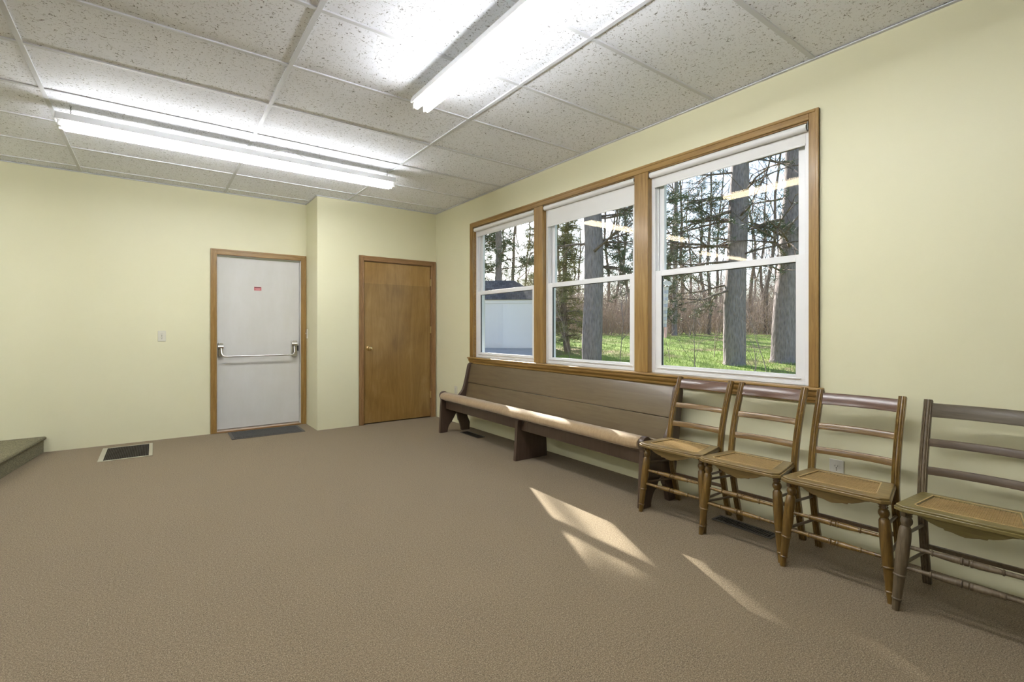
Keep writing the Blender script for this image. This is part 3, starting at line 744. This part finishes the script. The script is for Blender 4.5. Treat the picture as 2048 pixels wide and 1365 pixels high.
# ------------------------------------------------------------------ outside: ground
def ground_obj():
    m = MB(); ds = [0, 3, 6, 8, 9, 10, 11, 12, 13, 14, 15, 16, 17, 18, 20, 22, 24, 26, 29, 33, 38, 45, 55, 70, 100, 150]; N = 40
    vs = []
    for d in ds:
        for j in range(N+1):
            r = -60-d*.4+(120+d*1.2)*j/N
            x = r*CP+d*SP; y = -r*SP+d*CP
            vs.append((x, y, ground(x, y)-.0))
    fs = []
    for i in range(len(ds)-1):
        for j in range(N): fs.append((i*(N+1)+j, i*(N+1)+j+1, (i+1)*(N+1)+j+1, (i+1)*(N+1)+j))
    # drop everything under the building
    keep = []
    for f in fs:
        if any(vs[i][0] < X+.25 and vs[i][1] < Y+.6 for i in f): continue
        keep.append(f)
    m.add(vs, keep); o = m.build('lawn_ground', M['grass'], smooth=True, ang=60); struct(o)
    m = MB().prism([(X+TH, -6), (X+TH+9, -6), (X+TH+9, 14), (X+TH, 14)], 'z', -.3, .0)
    struct(m.build('ground_near', M['grass'], smooth=False))
ground_obj()

rnd = random.Random(7)
def rr(a, b): return rnd.uniform(a, b)
# grass blades
def blades():
    m = MB()
    for i in range(26000):
        d = 9+15*rnd.random()**1.1; u = rr(1080, 1640); p = pix(u, 700, d); x, y = p.x, p.y; z = ground(x, y)
        h = rr(.03, .10); a = rr(0, 6.28); w = .006
        m.add([(x-w*cos(a), y-w*sin(a), z), (x+w*cos(a), y+w*sin(a), z), (x+rr(-.04, .04), y+rr(-.04, .04), z+h)], [(0, 1, 2)])
    tag(m.build('grass', M['blade'], smooth=False, fix=False), 'sunlit green lawn grass between the house and the woods', 'grass', kind='stuff')
blades()

# ------------------------------------------------------------------ outside: trees
def trunk_pts(base, h, lean, wob, n=10):
    pts = []
    for i in range(n+1):
        t = i/n; pts.append(Vector((base.x+lean.x*t*h+wob*noise.noise(Vector((base.x, t*3, 1))), base.y+lean.y*t*h+wob*noise.noise(Vector((base.y, t*3, 5))), base.z-.05+t*h)))
    return pts
def branch(m, p, d, L, r, rec, ends, droop=0.0, jit=.25, n=5, kids=3, sides=5):
    pts = [p.copy()]; dd = d.normalized(); step = L/n
    for i in range(n):
        dd = (dd+Vector((rr(-jit, jit), rr(-jit, jit), rr(-jit, jit)-droop))).normalized(); pts.append(pts[-1]+dd*step)
    m.tube(pts, [r*(1-.75*i/n) for i in range(n+1)], sides, cap=False)
    if rec > 0:
        for k in range(kids):
            i = rnd.randint(1, n); q = pts[i]; ax = Vector((rr(-1, 1), rr(-1, 1), rr(-.5, .8))).normalized()
            nd = (dd+ax*rr(.6, 1.1)).normalized()
            branch(m, q, nd, L*rr(.35, .6), r*.55, rec-1, ends, droop, jit, 4, kids, max(3, sides-1))
    else:
        ends += pts[2:]
    ends.append(pts[-1])
def tuft(m, p, s, n=12):
    for k in range(n):
        d = Vector((rr(-1, 1), rr(-1, 1), rr(-.5, 1))).normalized(); w = d.cross(Vector((rr(-1, 1), rr(-1, 1), rr(-1, 1)))).normalized()*s*.055
        q = p+Vector((rr(-1, 1), rr(-1, 1), rr(-1, 1)))*s*.35
        m.add([q-w, q+w, q+d*s], [(0, 1, 2)])
def pine(u, d, r, h, label, leanr=0, limbs=16, z0=2.2, z1=9, tufts=.35, blen=(1.5, 3.2), fol=.16, seed=1, name='pine_tree', kids=3, extra=()):
    rnd.seed(seed)
    p = pix(u, 700, d); base = Vector((p.x, p.y, ground(p.x, p.y)))
    right = Vector((CP, -SP, 0)); lean = right*leanr
    T = empty(name, base, 0, label, 'tree')
    pts = [q-base for q in trunk_pts(base, h, lean, .12, 14)]
    rad = [r*(1.10 if i == 0 else 1)*(1-.5*i/14)*(1+.05*rr(-1, 1)) for i in range(15)]
    pts.insert(1, pts[0].lerp(pts[1], .12)); rad.insert(1, rad[0]*.88)
    # finer rings with bark relief
    m = MB(); P2 = []; R2 = []
    for i in range(len(pts)-1):
        for k in range(5): P2.append(pts[i].lerp(pts[i+1], k/5)); R2.append(rad[i]+(rad[i+1]-rad[i])*k/5)
    m.tube(P2, R2, 26)
    m.v = [tuple(Vector(v)+Vector((v[0], v[1], 0)).normalized()*.035*noise.noise(Vector((v[0]*7, v[1]*7, v[2]*1.1)))) for v in m.v]
    m.build('trunk', M['bark'], T, ang=80)
    b = MB(); ends = []
    for i in range(limbs):
        t = z0+(z1-z0)*(i+.5*rr(0, 1))/limbs; a = rr(0, 6.28); f = t/h
        q = Vector((lean.x*t, lean.y*t, t)); dirv = Vector((cos(a), sin(a), rr(-.12, .30)))
        branch(b, q, dirv, rr(*blen), r*rr(.10, .2), 2, ends, droop=.03, jit=.16, n=7, kids=kids, sides=5)
    e2 = []
    for (t, side, L, up) in extra:
        for rep in range(2):
            branch(b, Vector((lean.x*t, lean.y*t, t+rr(-.1, .1))), right*side+Vector((rr(-.25, .25), rr(-.25, .25), up+rr(-.08, .08))), L*rr(.8, 1.05), .035, 3, e2, droop=.035, jit=.16, n=8, kids=4, sides=5)
    b.build('branches', M['bark2'], T, fix=False, ang=80)
    fo = MB()
    for e in e2:
        if rnd.random() < .42: tuft(fo, e, .12, 10)
    for e in ends:
        if rnd.random() < tufts: tuft(fo, e, fol, 10)
    if fo.f: fo.build('needles', M['needle'], T, smooth=False, fix=False)
    return T
pine(1184, 12.6, .265, 13, 'thick grey pine trunk standing in the middle window', .006, 16, 2.9, 8.5, .30, (1.4, 3.0), .17, 3, extra=((3.2, 1, 1.5, .1), (3.9, 1, 1.5, .1), (2.6, 1, 1.4, .0)))
pine(1467, 13.2, .285, 14, 'thick grey pine trunk, the left of the two in the right window', .032, 20, 2.6, 9, .26, (1.4, 3.4), .16, 11, extra=((2.75, -1, 2.3, .12), (3.2, -1, 2.4, .15), (3.9, -1, 2.3, .1), (4.6, -1, 2.0, .1), (3.6, 1, 1.4, .1), (2.1, -1, 1.8, .0)))
pine(1568, 13.8, .31, 14, 'thickest leaning pine trunk at the right side of the right window', .055, 18, 2.4, 9, .28, (1.4, 3.2), .16, 23)
pine(996, 21, .17, 12, 'dark slender pine behind the shed in the left window', .0, 34, 2.6, 11, .75, (1.0, 2.0), .22, 31, kids=3)
pine(1350, 25, .14, 12, 'slim dark pine at the left of the right window', .01, 26, 2.6, 9, .5, (1.4, 3.0), .18, 41, kids=3)

def cedar(u, d, h, rad, zlow, n, label, seed, r=.12, mat='cedar', size=.17):
    rnd.seed(seed); p = pix(u, 700, d); base = Vector((p.x, p.y, ground(p.x, p.y)))
    T = empty('cedar_tree', base, 0, label, 'tree')
    MB().tube([q-base for q in trunk_pts(base, h, Vector((0, 0, 0)), .2)], [r*(1-.8*i/10) for i in range(11)], 10).build('trunk', M['bark2'], T)
    b = MB(); fo = MB()
    for i in range(n):
        t = rr(zlow, h); R = rad*(1-.75*max(0, (t-zlow)/(h-zlow)))*rr(.45, 1); a = rr(0, 6.28)
        pts = [Vector((0, 0, t)), Vector((cos(a)*R*.5, sin(a)*R*.5, t+.05*R)), Vector((cos(a)*R, sin(a)*R, t-.12*R))]
        b.tube(pts, [.018, .012, .005], 4, cap=False)
        for k in range(int(9*R/rad)+3):
            f = rr(.25, 1.02); q = pts[0].lerp(pts[2], f)+Vector((rr(-1, 1), rr(-1, 1), rr(-.7, .5)))*.22*rad*.4
            tuft(fo, q, size, 9)
    b.build('branches', M['bark2'], T, fix=False); fo.build('foliage', M[mat], T, smooth=False, fix=False)
cedar(1132, 16.5, 6.6, 1.15, .45, 230, 'bushy olive cedar left of the trunk in the middle window', 5)
cedar(1070, 24, 7.5, 1.5, 1.0, 110, 'yellow-green cedar rising behind the shed roof', 6, size=.2)
cedar(955, 23, 9, 2.2, 1.5, 170, 'dark evergreen at the left edge of the left window', 8, mat='needle', size=.26)

def bare_tree(u, d, h, r, label, seed, group='thin bare trees in the woods'):
    rnd.seed(seed); p = pix(u, 700, d); base = Vector((p.x, p.y, ground(p.x, p.y)))
    T = empty('bare_tree', base, 0, label, 'tree', group)
    lean = Vector((rr(-.04, .04), rr(-.04, .04), 0))
    MB().tube([q-base for q in trunk_pts(base, h, lean, .5)], [r*(1-.75*i/10) for i in range(11)], 8).build('trunk', M['bark2'], T)
    b = MB(); ends = []
    for i in range(14):
        t = h*rr(.22, .95); a = rr(0, 6.28)
        branch(b, Vector((lean.x*t, lean.y*t, t)), Vector((cos(a), sin(a), rr(.5, 1.3))), h*rr(.14, .26), r*.28, 2, ends, droop=-.03, jit=.25, n=4, kids=3, sides=3)
    b.build('branches', M['twig'], T, fix=False, smooth=False)
BT = [(1120, 34), (1143, 41), (1215, 30), (1232, 38), (1251, 33), (1340, 27), (1352, 39), (1368, 31), (1385, 43), (1402, 34), (1418, 26), (1431, 37), (1502, 30), (1513, 41), (1527, 34), (1537, 27), (1580, 45), (1610, 38),
      (1000, 40), (1030, 36), (1052, 44), (1100, 45), (1163, 48), (1275, 46), (1300, 40), (1322, 47), (1445, 48), (1478, 45), (1550, 49), (1640, 44)]
wn_ = ['left', 'middle', 'right']
for i, (u, d) in enumerate(BT):
    w = 'left' if u < 1078 else 'middle' if u < 1284 else 'right'
    bare_tree(u, d, rr(9, 14), rr(.08, .17), 'thin bare woodland tree among many behind the %s window' % w, 100+i, 'thin bare trees behind the %s window' % w)

# young saplings on the lawn
def sapling(u, d, h, label, seed):
    rnd.seed(seed); p = pix(u, 700, d); base = Vector((p.x, p.y, ground(p.x, p.y)))
    m = MB(); ends = []
    branch(m, Vector((0, 0, 0)), Vector((rr(-.1, .1), rr(-.1, .1), 1)), h, .012, 2, ends, droop=-.05, jit=.12, n=6, kids=5, sides=4)
    o = m.build('sapling', M['twig'], fix=False, smooth=False); o.location = base; tag(o, label, 'sapling')
sapling(1391, 11.0, 1.5, 'bare forked sapling on the grass left of the two pine trunks', 3)
sapling(1428, 15, 1.3, 'small bare sapling touching the left side of the left pine trunk', 4)
sapling(1510, 10.5, .8, 'short bare stick sapling between the two right-window pine trunks', 6)
sapling(1533, 11.5, 1.7, 'thin tall bare sapling leaning beside the rightmost pine trunk', 8)
sapling(1146, 10.2, 1.5, 'bare forked sapling left of the trunk in the middle window', 9)
sapling(1238, 11.0, 2.4, 'bare twiggy sapling right of the trunk in the middle window', 12)
sapling(1340, 14, 1.0, 'thin bare sapling at the left side of the right window', 14)

def brush(n, u0, u1, d0, d1, hmin, hmax, w, seed, name, label, mat):
    rnd.seed(seed); m = MB()
    for i in range(n):
        d = rr(d0, d1); u = rr(u0, u1); p = pix(u, 700, d); z = ground(p.x, p.y)
        h = rr(hmin, hmax); q = Vector((p.x, p.y, z)); a = rr(0, 6.28); dirv = Vector((cos(a)*rr(0, .6), sin(a)*rr(0, .6), 1)).normalized()
        L = h; pts = [q]
        for k in range(4):
            dirv = (dirv+Vector((rr(-.3, .3), rr(-.3, .3), rr(-.25, .15)))).normalized(); pts.append(pts[-1]+dirv*L/4)
        m.tube(pts, [w, w*.8, w*.6, w*.4, w*.2], 3, cap=False)
        for k in range(5):
            j = rnd.randint(1, 3); dv = Vector((rr(-1, 1), rr(-1, 1), rr(-.2, .9))).normalized(); e = pts[j]+dv*L*rr(.15, .4)
            m.tube([pts[j], (pts[j]+e)/2+Vector((0, 0, rr(-.05, .08))), e], [w*.5, w*.35, w*.15], 3, cap=False)
    tag(m.build(name, mat, fix=False, smooth=False), label, 'undergrowth', kind='stuff')
brush(3600, 960, 1660, 25, 38, .8, 3.4, .014, 51, 'undergrowth', 'tangle of bare brown brush at the edge of the woods', M['brush'])
brush(2000, 960, 1660, 38, 60, 2.0, 7.0, .03, 52, 'woodland_thicket', 'dense purple-brown thicket deep in the woods', M['twig'])

# far road strip seen through the trees
def strip_ground(u0, u1, d0, d1, name, mat, dz=.03):
    vs = []; fs = []; n = 10
    for i in range(n+1):
        u = u0+(u1-u0)*i/n
        for d in (d0, (d0+d1)/2, d1):
            p = pix(u, 700, d); vs.append((p.x, p.y, ground(p.x, p.y)+dz))
    for i in range(n):
        for k in range(2): fs.append((i*3+k, (i+1)*3+k, (i+1)*3+k+1, i*3+k+1))
    struct(MB().add(vs, fs).build(name, mat, smooth=True))
strip_ground(900, 1330, 41, 47, 'road', M['concrete'], .12)

# ------------------------------------------------------------------ shed and slab
def shed():
    D = 17.0; c = pix(1004, 690, D); gz = .40
    S = empty('garden_shed', (c.x, c.y, gz), -PSI-radians(4), 'white sided shed with grey shingle roof outside the left window', 'shed')
    W_, Dp, H = 1.42, 2.6, 1.83
    m = MB().box(-W_-.9, W_, 0, Dp, 0, H)
    for i in range(58):
        x = -W_-.88+i*.04
        m.box(x, x+.028, -.012, 0, .03, H-.13)
    m.build('wall', M['siding'], S, smooth=False)
    MB().box(-W_-.96, W_+.06, -.05, 0.0, H-.14, H+.02).build('fascia', M['siding'], S, bevel=.004)
    MB().box(-W_-.9, W_, -.02, 0, -.06, .03).build('base_sill', M['pew_d'], S)
    a = (-W_-1.05, -.12); b = (W_+.14, Dp+.12); hr = 2.62
    xr0, xr1 = -.9, .35; ym = Dp/2; z0 = H
    vs = [(a[0], a[1], z0), (b[0], a[1], z0), (b[0], b[1], z0), (a[0], b[1], z0), (xr0, ym, hr), (xr1, ym, hr), (a[0], a[1], z0-.03), (b[0], a[1], z0-.03), (b[0], b[1], z0-.03), (a[0], b[1], z0-.03)]
    fs = [(0, 1, 5, 4), (1, 2, 5), (2, 3, 4, 5), (3, 0, 4), (6, 7, 1, 0), (7, 8, 2, 1), (8, 9, 3, 2), (9, 6, 0, 3), (6, 9, 8, 7)]
    MB().add(vs, fs).build('roof', M['shingle'], S, smooth=False)
shed()
strip_ground(900, 1085, 8.5, 16.9, 'path_slab', M['concrete'], .10)

# hanging wind ornament outside the right window
def ornament():
    p = pix(1332, 566, 4.9)
    O = empty('wind_sock', p, -PSI, 'blue and white striped windsock with a diamond top hanging outside the right window', 'garden ornament')
    def diamond(cx, cz, r): return [(cx, cz+r), (cx+r*1.15, cz), (cx, cz-r), (cx-r*1.15, cz)]
    MB().prism(diamond(0, .0, .034), 'y', -.008, .008).prism(diamond(.03, -.012, .026), 'y', -.016, .0).build('diamond_top', M['whiteout'], O, bevel=.002)
    for k in range(12):
        z = -.045-k*.034
        MB().tube([(.0-.001*k, 0, z), (-.001*k, 0, z-.031)], [.026-.0008*k, .024-.0008*k], 12).build('sock_band', M['stripe'] if k % 2 else M['whiteout'], O)
    MB().tube([(.002, 0, -.45), (-.006, .004, -.56)], [.014, .011], 10).build('streamer_tail', M['pinkout'], O)
    MB().tube([(0, 0, .03), (0, 0, 1.5)], .0015, 5).build('hanging_cord', M['black'], O)
    # hook arm back to the wall
    q = Vector((X+TH, 0, 0))
ornament()

# ------------------------------------------------------------------ unseen trees added toward the sun, shaped to trim its patches on the floor
def sunpos(p, t):
    n = Vector((SUN_AZ.y, -SUN_AZ.x)); v = n*p+SUN_AZ*t; return Vector((v.x, v.y, 0))
def sun_tree(p, t, r, h, label, seed, crown=None, ts=.3):
    rnd.seed(seed); b = sunpos(p, t); base = Vector((b.x, b.y, ground(b.x, b.y)))
    T = empty('pine_tree', base, 0, label, 'tree')
    MB().tube([(0, 0, -.1), (0, 0, h*.5), (0, 0, h)], [r*1.1, r, r*.6], 16).build('trunk', M['bark'], T)
    if crown:
        z0, z1, R, n = crown; b_ = MB(); fo = MB()
        for i in range(n):
            tt = rr(z0, z1); a = rr(0, 6.28); rad = R*rr(.2, 1)
            e = Vector((cos(a)*rad, sin(a)*rad, tt+rr(-.1, .3)))
            b_.tube([Vector((0, 0, tt)), e], [.03, .008], 4, cap=False)
            for k in range(6): tuft(fo, Vector((0, 0, tt)).lerp(e, rr(.35, 1.05))+Vector((rr(-.6, .6)*ts, rr(-.6, .6)*ts, rr(-.5, .5)*ts)), ts, 12)
        b_.build('branches', M['bark2'], T, fix=False); fo.build('needles', M['needle'], T, smooth=False, fix=False)
sun_tree(1.26, 10.5, .10, 7, 'slim pine beyond the back corner of the building, unseen, added to cast a trunk shadow', 61)
sun_tree(1.505, 14, .125, 10, 'second slim pine beyond the back corner, unseen, added to shade the glass', 62, crown=(6.95, 10, .2, 400), ts=.1)
sun_tree(1.99, 25, .34, 22, 'big pine far beyond the back corner, unseen, added to block the sun', 63)
sun_tree(2.05, 20, .2, 17, 'full crowned pine beyond the back corner, unseen, added so its crown blocks the sun', 64, crown=(10.78, 15.5, 1.1, 1300), ts=.22)
sun_tree(.95, 15, .035, 13, 'dense crowned pine close behind the closet corner, unseen, crown shaped to trim the sun patch', 65, crown=(7.33, 12.0, .48, 1300), ts=.17)
sun_tree(.66, 15.6, .06, 13, 'narrow leafy pine hard behind the closet corner, unseen, added to cut the sun patch', 66, crown=(7.42, 12.0, .30, 700), ts=.13)
